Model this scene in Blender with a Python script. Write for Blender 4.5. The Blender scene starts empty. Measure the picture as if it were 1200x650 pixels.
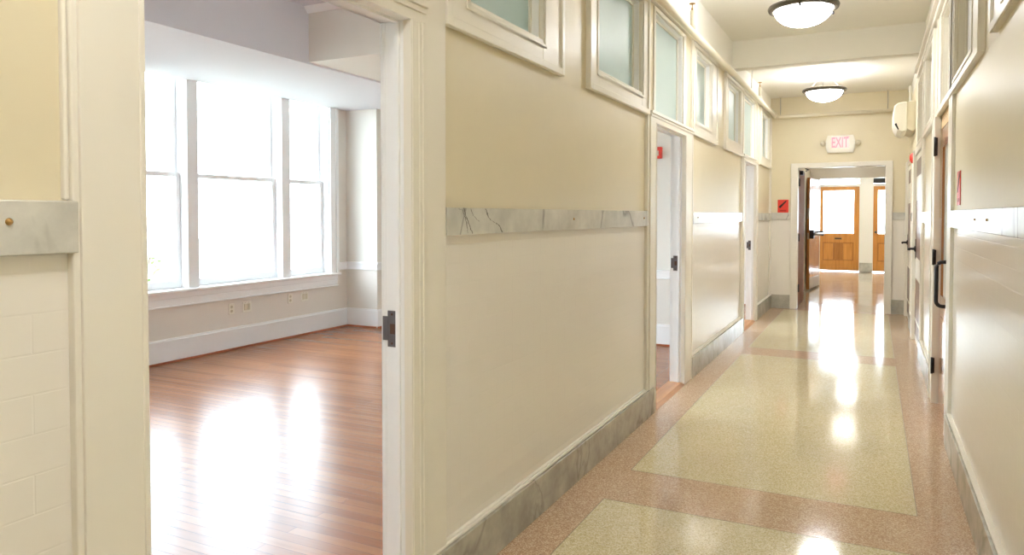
import bpy, bmesh, math, random
from mathutils import Vector, Matrix
random.seed(7)
sc = bpy.context.scene
col = sc.collection
PI = math.pi

# ------------------------------------------------------------------ colours / materials
def lin(c):
    c /= 255.0
    return c / 12.92 if c <= 0.04045 else ((c + 0.055) / 1.055) ** 2.4
def rgb(r, g, b): return (lin(r), lin(g), lin(b), 1.0)

def new_mat(name):
    m = bpy.data.materials.new(name); m.use_nodes = True
    nt = m.node_tree
    return m, nt, nt.nodes['Principled BSDF']

def plain(name, c, rough=0.5, metal=0.0, var=0.04, scale=8.0, bump=0.0, bscale=60.0, spec=0.5, coat=0.0):
    """Paint-like surface: base colour with a slight broad variation and an optional fine bump."""
    m, nt, p = new_mat(name)
    N = nt.nodes; L = nt.links
    p.inputs['Roughness'].default_value = rough
    p.inputs['Metallic'].default_value = metal
    p.inputs['Specular IOR Level'].default_value = spec
    p.inputs['Coat Weight'].default_value = coat
    p.inputs['Coat Roughness'].default_value = 0.1
    tc = N.new('ShaderNodeTexCoord')
    no = N.new('ShaderNodeTexNoise'); no.inputs['Scale'].default_value = scale; no.inputs['Detail'].default_value = 3
    L.new(tc.outputs['Object'], no.inputs['Vector'])
    mx = N.new('ShaderNodeMix'); mx.data_type = 'RGBA'
    mx.inputs[6].default_value = tuple(min(1, v * (1 - var)) for v in c[:3]) + (1,)
    mx.inputs[7].default_value = tuple(min(1, v * (1 + var)) for v in c[:3]) + (1,)
    L.new(no.outputs['Fac'], mx.inputs[0]); L.new(mx.outputs[2], p.inputs['Base Color'])
    if bump > 0:
        n2 = N.new('ShaderNodeTexNoise'); n2.inputs['Scale'].default_value = bscale; n2.inputs['Detail'].default_value = 2
        L.new(tc.outputs['Object'], n2.inputs['Vector'])
        b = N.new('ShaderNodeBump'); b.inputs['Strength'].default_value = bump; b.inputs['Distance'].default_value = 0.004
        L.new(n2.outputs['Fac'], b.inputs['Height']); L.new(b.outputs['Normal'], p.inputs['Normal'])
    return m

def tile_mat(name, c, rough):
    """Painted subway tile: relief only, the paint has one colour."""
    m, nt, p = new_mat(name); N = nt.nodes; L = nt.links
    p.inputs['Base Color'].default_value = c; p.inputs['Roughness'].default_value = rough
    tc = N.new('ShaderNodeTexCoord'); sx = N.new('ShaderNodeSeparateXYZ'); cb = N.new('ShaderNodeCombineXYZ')
    L.new(tc.outputs['Object'], sx.inputs[0])
    ad = N.new('ShaderNodeMath'); ad.operation = 'ADD'
    L.new(sx.outputs['X'], ad.inputs[0]); L.new(sx.outputs['Y'], ad.inputs[1])
    L.new(ad.outputs[0], cb.inputs['X']); L.new(sx.outputs['Z'], cb.inputs['Y'])
    br = N.new('ShaderNodeTexBrick'); br.inputs['Scale'].default_value = 1.0
    br.inputs['Brick Width'].default_value = 0.152; br.inputs['Row Height'].default_value = 0.077
    br.inputs['Mortar Size'].default_value = 0.0025; br.inputs['Mortar Smooth'].default_value = 0.6
    L.new(cb.outputs[0], br.inputs['Vector'])
    no = N.new('ShaderNodeTexNoise'); no.inputs['Scale'].default_value = 9; no.inputs['Detail'].default_value = 1
    L.new(tc.outputs['Object'], no.inputs['Vector'])
    mu = N.new('ShaderNodeMath'); mu.operation = 'MULTIPLY'; mu.inputs[1].default_value = 0.5
    L.new(no.outputs['Fac'], mu.inputs[0])
    su = N.new('ShaderNodeMath'); su.operation = 'SUBTRACT'
    L.new(mu.outputs[0], su.inputs[0]); L.new(br.outputs['Fac'], su.inputs[1])
    b = N.new('ShaderNodeBump'); b.inputs['Strength'].default_value = 0.22; b.inputs['Distance'].default_value = 0.0022
    L.new(su.outputs[0], b.inputs['Height']); L.new(b.outputs['Normal'], p.inputs['Normal'])
    return m

def marble(name, c0, c1, cv, rough, scale=3.0, vein=0.5):
    m, nt, p = new_mat(name); N = nt.nodes; L = nt.links
    p.inputs['Roughness'].default_value = rough
    tc = N.new('ShaderNodeTexCoord')
    no = N.new('ShaderNodeTexNoise'); no.inputs['Scale'].default_value = scale; no.inputs['Detail'].default_value = 8; no.inputs['Roughness'].default_value = 0.65
    L.new(tc.outputs['Object'], no.inputs['Vector'])
    mx = N.new('ShaderNodeMix'); mx.data_type = 'RGBA'; mx.inputs[6].default_value = c0; mx.inputs[7].default_value = c1
    cr = N.new('ShaderNodeValToRGB'); cr.color_ramp.elements[0].position = .35; cr.color_ramp.elements[1].position = .65
    L.new(no.outputs['Fac'], cr.inputs[0]); L.new(cr.outputs['Color'], mx.inputs[0])
    # thin veins where a second, stretched noise crosses its middle value
    mp = N.new('ShaderNodeMapping'); mp.inputs['Rotation'].default_value = (0.7, 0.2, 0.5); mp.inputs['Scale'].default_value = (1, 1, 0.5)
    L.new(tc.outputs['Object'], mp.inputs[0])
    n2 = N.new('ShaderNodeTexNoise'); n2.inputs['Scale'].default_value = 1.1; n2.inputs['Detail'].default_value = 6; n2.inputs['Distortion'].default_value = .6
    L.new(mp.outputs[0], n2.inputs['Vector'])
    r2 = N.new('ShaderNodeValToRGB'); e = r2.color_ramp.elements
    e[0].position = .490; e[0].color = (0, 0, 0, 1); e[1].position = .510; e[1].color = (0, 0, 0, 1)
    k = e.new(.5); k.color = (vein, vein, vein, 1)
    L.new(n2.outputs['Fac'], r2.inputs[0])
    m2 = N.new('ShaderNodeMix'); m2.data_type = 'RGBA'; m2.inputs[7].default_value = cv
    L.new(r2.outputs['Color'], m2.inputs[0]); L.new(mx.outputs[2], m2.inputs[6]); L.new(m2.outputs[2], p.inputs['Base Color'])
    return m

def terrazzo(name, c, chips, rough=0.1):
    m, nt, p = new_mat(name); N = nt.nodes; L = nt.links
    p.inputs['Roughness'].default_value = rough
    p.inputs['IOR'].default_value = 1.65
    tc = N.new('ShaderNodeTexCoord')
    vo = N.new('ShaderNodeTexVoronoi'); vo.inputs['Scale'].default_value = 210
    L.new(tc.outputs['Object'], vo.inputs['Vector'])
    sp = N.new('ShaderNodeSeparateColor'); L.new(vo.outputs['Color'], sp.inputs[0])
    cr = N.new('ShaderNodeValToRGB'); cr.color_ramp.interpolation = 'CONSTANT'
    e = cr.color_ramp.elements
    e[0].position = 0; e[0].color = c; e[1].position = .45; e[1].color = chips[0]
    for i, ch in enumerate(chips[1:]):
        k = e.new(.6 + .14 * i); k.color = ch
    L.new(sp.outputs[0], cr.inputs[0])
    no = N.new('ShaderNodeTexNoise'); no.inputs['Scale'].default_value = 1.7; no.inputs['Detail'].default_value = 4
    L.new(tc.outputs['Object'], no.inputs['Vector'])
    mx = N.new('ShaderNodeMix'); mx.data_type = 'RGBA'; mx.blend_type = 'MULTIPLY'; mx.inputs[0].default_value = 1
    m2 = N.new('ShaderNodeMapRange'); m2.inputs[3].default_value = .9; m2.inputs[4].default_value = 1.06
    L.new(no.outputs['Fac'], m2.inputs[0])
    L.new(cr.outputs['Color'], mx.inputs[6]); L.new(m2.outputs[0], mx.inputs[7]); L.new(mx.outputs[2], p.inputs['Base Color'])
    mr = N.new('ShaderNodeMapRange'); mr.inputs[3].default_value = rough * .8; mr.inputs[4].default_value = rough * 1.25
    L.new(no.outputs['Fac'], mr.inputs[0]); L.new(mr.outputs[0], p.inputs['Roughness'])
    mw = N.new('ShaderNodeMapping'); mw.inputs['Scale'].default_value = (1, 3.5, 1)
    L.new(tc.outputs['Object'], mw.inputs[0])
    nw = N.new('ShaderNodeTexNoise'); nw.inputs['Scale'].default_value = 4; nw.inputs['Detail'].default_value = 2
    L.new(mw.outputs[0], nw.inputs['Vector'])
    b = N.new('ShaderNodeBump'); b.inputs['Strength'].default_value = .05; b.inputs['Distance'].default_value = .005
    L.new(nw.outputs['Fac'], b.inputs['Height']); L.new(b.outputs['Normal'], p.inputs['Normal'])
    return m

def planks(name, ca, cb_, cm, rough=0.26):
    """Strip floor: boards run along X, 57 mm wide."""
    m, nt, p = new_mat(name); N = nt.nodes; L = nt.links
    p.inputs['Roughness'].default_value = rough
    p.inputs['Coat Weight'].default_value = 0.1; p.inputs['Coat Roughness'].default_value = 0.22; p.inputs['Specular IOR Level'].default_value = .26
    tc = N.new('ShaderNodeTexCoord')
    br = N.new('ShaderNodeTexBrick'); br.inputs['Scale'].default_value = 1
    br.inputs['Brick Width'].default_value = 1.7; br.inputs['Row Height'].default_value = 0.062
    br.inputs['Mortar Size'].default_value = 0.0014; br.inputs['Mortar Smooth'].default_value = .2
    br.inputs['Color1'].default_value = ca; br.inputs['Color2'].default_value = cb_; br.inputs['Mortar'].default_value = cm
    br.inputs['Bias'].default_value = 0; br.offset = .37; br.offset_frequency = 3
    L.new(tc.outputs['Object'], br.inputs['Vector'])
    mp = N.new('ShaderNodeMapping'); mp.inputs['Scale'].default_value = (1.2, 26, 1); L.new(tc.outputs['Object'], mp.inputs[0])
    no = N.new('ShaderNodeTexNoise'); no.inputs['Scale'].default_value = 2; no.inputs['Detail'].default_value = 6
    L.new(mp.outputs[0], no.inputs['Vector'])
    mr = N.new('ShaderNodeMapRange'); mr.inputs[3].default_value = .78; mr.inputs[4].default_value = 1.2
    L.new(no.outputs['Fac'], mr.inputs[0])
    mx = N.new('ShaderNodeMix'); mx.data_type = 'RGBA'; mx.blend_type = 'MULTIPLY'; mx.inputs[0].default_value = 1
    L.new(br.outputs['Color'], mx.inputs[6]); L.new(mr.outputs[0], mx.inputs[7]); L.new(mx.outputs[2], p.inputs['Base Color'])
    su = N.new('ShaderNodeMath'); su.operation = 'SUBTRACT'
    mu = N.new('ShaderNodeMath'); mu.operation = 'MULTIPLY'; mu.inputs[1].default_value = .35
    L.new(no.outputs['Fac'], mu.inputs[0]); L.new(mu.outputs[0], su.inputs[0]); L.new(br.outputs['Fac'], su.inputs[1])
    b = N.new('ShaderNodeBump'); b.inputs['Strength'].default_value = .25; b.inputs['Distance'].default_value = .002
    L.new(su.outputs[0], b.inputs['Height']); L.new(b.outputs['Normal'], p.inputs['Normal']); L.new(b.outputs['Normal'], p.inputs['Coat Normal'])
    return m

def wood(name, ca, cb_, rough=0.35, axis='Z', coat=0.2):
    m, nt, p = new_mat(name); N = nt.nodes; L = nt.links
    p.inputs['Roughness'].default_value = rough; p.inputs['Coat Weight'].default_value = coat; p.inputs['Coat Roughness'].default_value = .12
    tc = N.new('ShaderNodeTexCoord'); mp = N.new('ShaderNodeMapping')
    s = {'Z': (22, 22, 1.3), 'X': (1.3, 22, 22), 'Y': (22, 1.3, 22)}[axis]
    mp.inputs['Scale'].default_value = s; L.new(tc.outputs['Object'], mp.inputs[0])
    no = N.new('ShaderNodeTexNoise'); no.inputs['Scale'].default_value = 1.3; no.inputs['Detail'].default_value = 7; no.inputs['Distortion'].default_value = .6
    L.new(mp.outputs[0], no.inputs['Vector'])
    mx = N.new('ShaderNodeMix'); mx.data_type = 'RGBA'; mx.inputs[6].default_value = ca; mx.inputs[7].default_value = cb_
    cr = N.new('ShaderNodeValToRGB'); cr.color_ramp.elements[0].position = .3; cr.color_ramp.elements[1].position = .7
    L.new(no.outputs['Fac'], cr.inputs[0]); L.new(cr.outputs['Color'], mx.inputs[0]); L.new(mx.outputs[2], p.inputs['Base Color'])
    return m

def schlick(nt, f0=.04, top=.96):
    """Thin-pane reflectance, the same from both sides."""
    N = nt.nodes; L = nt.links
    lw = N.new('ShaderNodeLayerWeight'); lw.inputs[0].default_value = .5
    pw = N.new('ShaderNodeMath'); pw.operation = 'POWER'; pw.inputs[1].default_value = 5
    L.new(lw.outputs['Facing'], pw.inputs[0])
    ma = N.new('ShaderNodeMath'); ma.operation = 'MULTIPLY_ADD'; ma.inputs[1].default_value = top; ma.inputs[2].default_value = f0
    L.new(pw.outputs[0], ma.inputs[0])
    return ma.outputs[0]

def frosted(name, c):
    m, nt, p = new_mat(name); N = nt.nodes; L = nt.links
    N.remove(p)
    tr = N.new('ShaderNodeBsdfTranslucent'); tr.inputs[0].default_value = c
    df = N.new('ShaderNodeBsdfDiffuse'); df.inputs[0].default_value = c
    no = N.new('ShaderNodeTexNoise'); no.inputs['Scale'].default_value = 1.5
    tc = N.new('ShaderNodeTexCoord'); L.new(tc.outputs['Object'], no.inputs['Vector'])
    mr = N.new('ShaderNodeMapRange'); mr.inputs[3].default_value = .45; mr.inputs[4].default_value = .55; L.new(no.outputs['Fac'], mr.inputs[0])
    a = N.new('ShaderNodeMixShader'); L.new(mr.outputs[0], a.inputs[0])
    L.new(df.outputs[0], a.inputs[1]); L.new(tr.outputs[0], a.inputs[2])
    gl = N.new('ShaderNodeBsdfGlossy'); gl.inputs['Roughness'].default_value = .4
    g = N.new('ShaderNodeMixShader'); L.new(schlick(nt, .03, .7), g.inputs[0]); L.new(a.outputs[0], g.inputs[1]); L.new(gl.outputs[0], g.inputs[2])
    L.new(g.outputs[0], N['Material Output'].inputs['Surface'])
    return m

def clear_glass(name):
    m, nt, p = new_mat(name); N = nt.nodes; L = nt.links
    N.remove(p)
    tr = N.new('ShaderNodeBsdfTransparent'); tr.inputs[0].default_value = (.97, .985, .98, 1)
    gl = N.new('ShaderNodeBsdfGlossy'); gl.inputs['Roughness'].default_value = .02
    g = N.new('ShaderNodeMixShader'); L.new(schlick(nt), g.inputs[0]); L.new(tr.outputs[0], g.inputs[1]); L.new(gl.outputs[0], g.inputs[2])
    L.new(g.outputs[0], N['Material Output'].inputs['Surface'])
    return m

def emit(name, c, s, base=None):
    m, nt, p = new_mat(name)
    p.inputs['Base Color'].default_value = base or c
    p.inputs['Emission Color'].default_value = c; p.inputs['Emission Strength'].default_value = s
    p.inputs['Roughness'].default_value = .3
    return m

LAMP = 14.0
SKY = 6.3
M = dict(
    tan=plain('paint_tan', rgb(225, 215, 187), .38, var=.02, bump=.06, bscale=40),
    cream=plain('paint_cream', rgb(235, 231, 220), .32, var=.012),
    tile=tile_mat('tile_painted', rgb(236, 232, 224), .24),
    ceiling=plain('ceiling_paint', rgb(240, 238, 230), .8, var=.015),
    rail=marble('marble_rail', rgb(218, 216, 208), rgb(192, 191, 184), rgb(96, 94, 90), .2, 5, .6),
    base=marble('marble_base', rgb(194, 191, 179), rgb(160, 158, 147), rgb(98, 97, 90), .22, 5.0, .4),
    border=terrazzo('terrazzo_pink', rgb(192, 160, 130), [rgb(208, 180, 150), rgb(172, 138, 110), rgb(222, 198, 168)]),
    panel=terrazzo('terrazzo_cream', rgb(208, 195, 154), [rgb(220, 209, 172), rgb(188, 174, 132), rgb(230, 221, 192)]),
    lobby=terrazzo('terrazzo_tan', rgb(190, 172, 146), [rgb(202, 184, 158), rgb(174, 154, 128), rgb(212, 196, 172)]),
    divider=plain('divider_strip', rgb(120, 108, 84), .3, metal=.7),
    planks=planks('strip_floor', rgb(164, 110, 74), rgb(144, 92, 60), rgb(88, 52, 36)),
    shoe=wood('shoe_wood', rgb(176, 100, 62), rgb(150, 80, 48), axis='Y'),
    oakt=wood('threshold_wood', rgb(206, 150, 96), rgb(178, 120, 72), axis='Y'),
    roomwall=plain('room_paint', rgb(230, 226, 218), .6, var=.012),
    roomtrim=plain('room_trim_white', rgb(244, 245, 246), .3, var=.01),
    roomceil=plain('room_ceiling_white', rgb(222, 222, 229), .8, var=.01),
    oak=wood('golden_oak', rgb(214, 150, 72), rgb(190, 124, 52)),
    oakd=wood('golden_oak_dark', rgb(184, 122, 56), rgb(160, 100, 42)),
    redwood=wood('stained_birch', rgb(206, 156, 124), rgb(190, 136, 104), rough=.22, coat=.6),
    brown=wood('brown_wood', rgb(122, 76, 50), rgb(98, 58, 38), rough=.3),
    leafwood=wood('leaf_edge_wood', rgb(164, 108, 74), rgb(136, 84, 56), rough=.7, coat=0),
    cangrey=plain('canopy_grey', rgb(150, 146, 138), .5),
    vein=plain('marble_vein', rgb(112, 108, 102), .25, var=.15, scale=40),
    doorwood=wood('varnished_door', rgb(196, 138, 92), rgb(172, 112, 70), rough=.16, coat=.8),
    ply=plain('pale_plywood', rgb(222, 192, 146), .5, var=.1, scale=60),
    frost=frosted('frosted_glass', rgb(208, 221, 215)),
    frostd=frosted('frosted_glass_dim', rgb(214, 214, 200)),
    glass=clear_glass('window_glass'),
    bronze=plain('dark_bronze', rgb(92, 84, 72), .35, metal=.6, var=.1, scale=30),
    black=plain('black_metal', rgb(38, 36, 40), .35, metal=.3, var=.1, scale=30),
    plate=plain('aged_strike_metal', rgb(104, 98, 100), .4, metal=.5, var=.25, scale=40),
    hole=plain('latch_hole', rgb(86, 58, 44), .8, var=.2, scale=60),
    steel=plain('brushed_steel', rgb(176, 174, 172), .3, metal=.9, var=.06, scale=30),
    brass=plain('brass', rgb(176, 140, 84), .3, metal=.8, var=.1, scale=40),
    wplastic=plain('white_plastic', rgb(236, 234, 222), .35, var=.01),
    gplastic=plain('beige_plastic', rgb(214, 208, 186), .45, var=.02),
    dark=plain('dark_slot', rgb(28, 28, 28), .5, var=.05),
    red=plain('red_enamel', rgb(226, 62, 48), .35, var=.03),
    redd=plain('dark_red_ink', rgb(176, 34, 28), .45, var=.03),
    pinkface=emit('exit_glow_face', rgb(255, 150, 150), .35, rgb(236, 190, 186)),
    exitred=emit('exit_letters', rgb(240, 90, 104), .7, rgb(226, 96, 104)),
    lamp=emit('lamp_glass', rgb(250, 250, 252), LAMP),
    lampdim=emit('lamp_glass_dim', rgb(250, 248, 244), LAMP*.22),
    leaf=plain('leaf_green', rgb(104, 128, 66), .6, var=.3, scale=6),
    bark=plain('bark', rgb(96, 80, 62), .8, var=.2, scale=30),
    ground=plain('pale_paving', rgb(128, 130, 114), .9, var=.06, scale=2),
    pipe=plain('pipe_paint', rgb(230, 222, 202), .4, var=.012),
)

# ------------------------------------------------------------------ mesh builder
class MB:
    def __init__(s):
        s.bm = bmesh.new(); s.mats = []
    def mi(s, m):
        if m not in s.mats: s.mats.append(m)
        return s.mats.index(m)
    def quad(s, pts, m):
        f = s.bm.faces.new([s.bm.verts.new(p) for p in pts]); f.material_index = s.mi(m); return f
    def box(s, x0, x1, y0, y1, z0, z1, m):
        x0, x1 = sorted((x0, x1)); y0, y1 = sorted((y0, y1)); z0, z1 = sorted((z0, z1))
        v = [s.bm.verts.new(p) for p in ((x0,y0,z0),(x1,y0,z0),(x1,y1,z0),(x0,y1,z0),(x0,y0,z1),(x1,y0,z1),(x1,y1,z1),(x0,y1,z1))]
        k = s.mi(m)
        for q in ((0,3,2,1),(4,5,6,7),(0,1,5,4),(1,2,6,5),(2,3,7,6),(3,0,4,7)):
            s.bm.faces.new([v[i] for i in q]).material_index = k
    def prism(s, poly, axis, a, b, m):
        """poly of 2-D points swept along an axis: X -> (y,z), Y -> (x,z), Z -> (x,y)."""
        def P(p, t):
            return {'X': (t, p[0], p[1]), 'Y': (p[0], t, p[1]), 'Z': (p[0], p[1], t)}[axis]
        k = s.mi(m); n = len(poly)
        A = [s.bm.verts.new(P(p, a)) for p in poly]; B = [s.bm.verts.new(P(p, b)) for p in poly]
        fs = [s.bm.faces.new(A), s.bm.faces.new(B[::-1])]
        for i in range(n):
            fs.append(s.bm.faces.new([A[i], B[i], B[(i+1) % n], A[(i+1) % n]]))
        for f in fs: f.material_index = k
    def tube(s, pts, r, m, seg=12, caps=True):
        k = s.mi(m); pts = [Vector(p) for p in pts]; rings = []
        for i, p in enumerate(pts):
            d0 = (p - pts[i-1]).normalized() if i else None
            d1 = (pts[i+1] - p).normalized() if i < len(pts)-1 else None
            d = ((d0 or d1) + (d1 or d0)).normalized()
            up = Vector((0,0,1)) if abs(d.z) < .9 else Vector((1,0,0))
            u = d.cross(up).normalized(); w = u.cross(d)
            sc_ = 1.0
            if d0 and d1: sc_ = 1 / max(.5, math.cos(d0.angle(d1) / 2))
            rings.append([s.bm.verts.new(p + (u*math.cos(2*PI*j/seg) + w*math.sin(2*PI*j/seg)) * r) for j in range(seg)])
        for a, b in zip(rings, rings[1:]):
            for j in range(seg):
                f = s.bm.faces.new([a[j], a[(j+1) % seg], b[(j+1) % seg], b[j]]); f.material_index = k; f.smooth = True
        if caps:
            for q in (rings[0][::-1], rings[-1]):
                s.bm.faces.new(q).material_index = k
    def lathe(s, prof, c, m, seg=48, axis='Z', closed=False):
        """prof: (radius, height) pairs around an axis through c."""
        k = s.mi(m); rings = []
        for r, h in prof:
            R = []
            for j in range(seg):
                a = 2*PI*j/seg; x, y = r*math.cos(a), r*math.sin(a)
                R.append(s.bm.verts.new((c[0]+x, c[1]+y, c[2]+h) if axis == 'Z' else (c[0]+h, c[1]+x, c[2]+y) if axis == 'X' else (c[0]+x, c[1]+h, c[2]+y)))
            rings.append(R)
        pairs = list(zip(rings, rings[1:])) + ([(rings[-1], rings[0])] if closed else [])
        for a, b in pairs:
            for j in range(seg):
                f = s.bm.faces.new([a[j], a[(j+1) % seg], b[(j+1) % seg], b[j]]); f.material_index = k; f.smooth = True
        if not closed:
            for q in (rings[0][::-1], rings[-1]):
                if (q[0].co - q[1].co).length > 1e-5: s.bm.faces.new(q).material_index = k
    def build(s, name, parent=None, bevel=0.0, base=None):
        bmesh.ops.remove_doubles(s.bm, verts=s.bm.verts, dist=1e-6)
        bmesh.ops.recalc_face_normals(s.bm, faces=s.bm.faces)
        me = bpy.data.meshes.new(name)
        if parent is not None:
            org = parent_origin(parent)
            bmesh.ops.translate(s.bm, verts=s.bm.verts, vec=-org)
        s.bm.to_mesh(me); s.bm.free()
        for m in s.mats: me.materials.append(M[m])
        o = bpy.data.objects.new(name, me); col.objects.link(o)
        if parent is not None: o.parent = parent
        if bevel:
            b = o.modifiers.new('edge', 'BEVEL'); b.width = bevel; b.segments = 2; b.limit_method = 'ANGLE'; b.angle_limit = math.radians(50)
        return o

ORG = {}
def parent_origin(p):
    v = Vector((0,0,0))
    while p is not None:
        v += p.location; p = p.parent
    return v
def tag(o, label, cat, group=None, kind=None):
    o['label'] = label; o['category'] = cat
    if group: o['group'] = group
    if kind: o['kind'] = kind
    return o
def thing(name, loc, label, cat, group=None, kind=None):
    o = bpy.data.objects.new(name, None); col.objects.link(o); o.location = loc; o.empty_display_size = .1
    return tag(o, label, cat, group, kind)
def struct(o, label, cat): return tag(o, label, cat, None, 'structure')
def part(mb, name, parent, bevel=0.0, label=None):
    o = mb.build(name, parent, bevel)
    if label: o['label'] = label
    return o
def copy_tree(o, parent=None):
    c = o.copy(); col.objects.link(c)
    if parent is not None: c.parent = parent
    for ch in list(o.children): copy_tree(ch, c)
    return c

def wall_grid(mb, axis, p0, p1, u0, u1, z0, z1, holes, matf, extra_u=(), extra_z=()):
    """Slab perpendicular to an axis between p0 and p1, with rectangular holes (ua, ub, za, zb); only outer faces are made."""
    us = sorted(set([u0, u1] + [h[i] for h in holes for i in (0, 1)] + list(extra_u)))
    zs = sorted(set([z0, z1] + [h[i] for h in holes for i in (2, 3)] + list(extra_z)))
    us = [u for u in us if u0 <= u <= u1]; zs = [z for z in zs if z0 <= z <= z1]
    def solid(i, j):
        if i < 0 or j < 0 or i >= len(us)-1 or j >= len(zs)-1: return False
        u = (us[i]+us[i+1])/2; z = (zs[j]+zs[j+1])/2
        return not any(h[0] < u < h[1] and h[2] < z < h[3] for h in holes)
    def P(p, u, z): return (p, u, z) if axis == 'X' else (u, p, z)
    for i in range(len(us)-1):
        for j in range(len(zs)-1):
            if not solid(i, j): continue
            a, b, c, d = us[i], us[i+1], zs[j], zs[j+1]
            for side, p in ((0, p0), (1, p1)):
                mb.quad([P(p,a,c), P(p,b,c), P(p,b,d), P(p,a,d)], matf((a+b)/2, (c+d)/2, side))
            m = matf((a+b)/2, (c+d)/2, 1)
            if not solid(i-1, j): mb.quad([P(p0,a,c), P(p1,a,c), P(p1,a,d), P(p0,a,d)], m)
            if not solid(i+1, j): mb.quad([P(p0,b,c), P(p1,b,c), P(p1,b,d), P(p0,b,d)], m)
            if not solid(i, j-1): mb.quad([P(p0,a,c), P(p1,a,c), P(p1,b,c), P(p0,b,c)], m)
            if not solid(i, j+1): mb.quad([P(p0,a,d), P(p1,a,d), P(p1,b,d), P(p0,b,d)], m)

def ring(mb, x0, x1, y0, y1, z0, z1, w, m, wb=None, wl=None, wr=None, wt=None):
    """Rectangular frame in the y-z plane, x0..x1 thick."""
    wb = w if wb is None else wb; wl = w if wl is None else wl; wr = w if wr is None else wr; wt = w if wt is None else wt
    mb.box(x0, x1, y0, y0+wl, z0, z1, m); mb.box(x0, x1, y1-wr, y1, z0, z1, m)
    mb.box(x0, x1, y0+wl, y1-wr, z0, z0+wb, m); mb.box(x0, x1, y0+wl, y1-wr, z1-wt, z1, m)

# ------------------------------------------------------------------ dimensions
YB, YE = -3.0, 11.75              # hall: wall behind, end wall
LPX, LFX, LBX = -1.43, -1.41, -1.395   # left wall: panel face, frame face, baseboard face
LBK = -1.51                        # room side of the partition
RPX, RFX, RBX = .44, .42, .405
HEAD = 2.08
CF, CB = 3.35, 3.20               # ceilings before and after the beam
OPEN = [(1.05, 2.05), (5.15, 6.05), (9.15, 10.10)]   # left doorways
WINL = [(2.47, 3.16), (3.94, 4.80), (6.47, 7.14), (8.03, 8.82), (10.66, 11.45)]  # left transom glass (y)
WFRM = [(2.285, 3.41), (3.78, 4.97), (6.33, 7.43), (7.87, 9.03), (10.50, 11.66)]
TRAN = [(1.06, 2.04), (5.17, 6.03), (9.17, 10.08)]
WZ0, WZ1 = 2.25, 2.86
TZL, TZH = 2.165, 2.89
# ------------------------------------------------------------------ floors
f = MB()
xs = [-1.45, -1.195, .20, .52]
ys = [YB, -.38, -.05, 3.43, 3.885, 7.68, 8.10, 11.60, YE+.06]
for i in range(3):
    for j in range(len(ys)-1):
        pan = i == 1 and j in (0, 2, 4, 6)
        f.quad([(xs[i],ys[j],0),(xs[i+1],ys[j],0),(xs[i+1],ys[j+1],0),(xs[i],ys[j+1],0)], 'panel' if pan else 'border')
struct(f.build('floor'), 'polished terrazzo hall floor of cream fields with pink borders', 'floor')
f = MB()
f.box(-2.6, 2.0, YE+.06, 20.3, -.05, 0.0, 'lobby')
struct(f.build('floor'), 'plain tan terrazzo floor beyond the end doorway', 'floor')
f = MB()
for (y0, y1) in [(-.38, -.05), (3.43, 3.885), (7.68, 8.10)]:
    for y in (y0, y1): f.box(-1.195, .20, y-.0015, y+.0015, -.002, .0006, 'divider')
for x in (-1.195, .20):
    for (a, b) in ((YB, -.38), (-.05, 3.43), (3.885, 7.68), (8.10, 11.60)): f.box(x-.0015, x+.0015, a, b, -.002, .0006, 'divider')
f.box(-1.03, .15, YE-.004, YE+.004, -.002, .001, 'divider')
struct(f.build('trim_1'), 'thin metal divider strips between cream and pink terrazzo', 'floor trim')
f = MB(); f.box(-6.3, LBK+.04, -.1, 7.9, -.05, 0.004, 'planks')
struct(f.build('floor'), 'glossy reddish strip wood floor of the near room', 'floor')
f = MB(); f.box(-6.3, LBK+.04, 7.92, 12.0, -.05, 0.004, 'planks')
struct(f.build('floor'), 'strip wood floor of the room behind the third doorway', 'floor')

# ------------------------------------------------------------------ left wall of the hall
holes = [(a-.02, b+.02, -1, HEAD+.02) for a, b in OPEN] + [(a, b, WZ0, WZ1) for a, b in WINL] + [(a, b, TZL, TZH) for a, b in TRAN]
w = MB()
def lm(u, z, side):
    if side == 0: return 'roomwall'
    if z > 3.0: return 'ceiling'
    return 'tile' if z < 1.40 else 'tan'
wall_grid(w, 'X', LBK, LPX, YB, YE+.1, 0, 3.45, holes, lm, extra_z=(1.40, 3.0))
struct(w.build('wall_left'), 'tan and cream partition wall with three doorways along the hall', 'wall')

# frames standing proud of the left wall: stiles, rails, beads
def stile(mb, y0, y1, z0, z1, bead=None, xf=LFX, xp=LPX):
    mb.box(xp-.005, xf, y0, y1, z0, z1, 'cream')
def trim_panel(mb, y0, y1, z0, z1, xp, sgn, b=.011):
    """Small bead at both sides of a sunk panel."""
    for (a, c, e, g) in ((y0, y0+b, z0, z1), (y1-b, y1, z0, z1)):
        mb.box(xp - sgn*.004, xp + sgn*.012, a, c, e, g, 'cream')

n_trim = [1]
def next_trim(o, label, cat='trim'):
    n_trim[0] += 1; o.name = 'trim_%d' % n_trim[0]
    return struct(o, label, cat)

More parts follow.
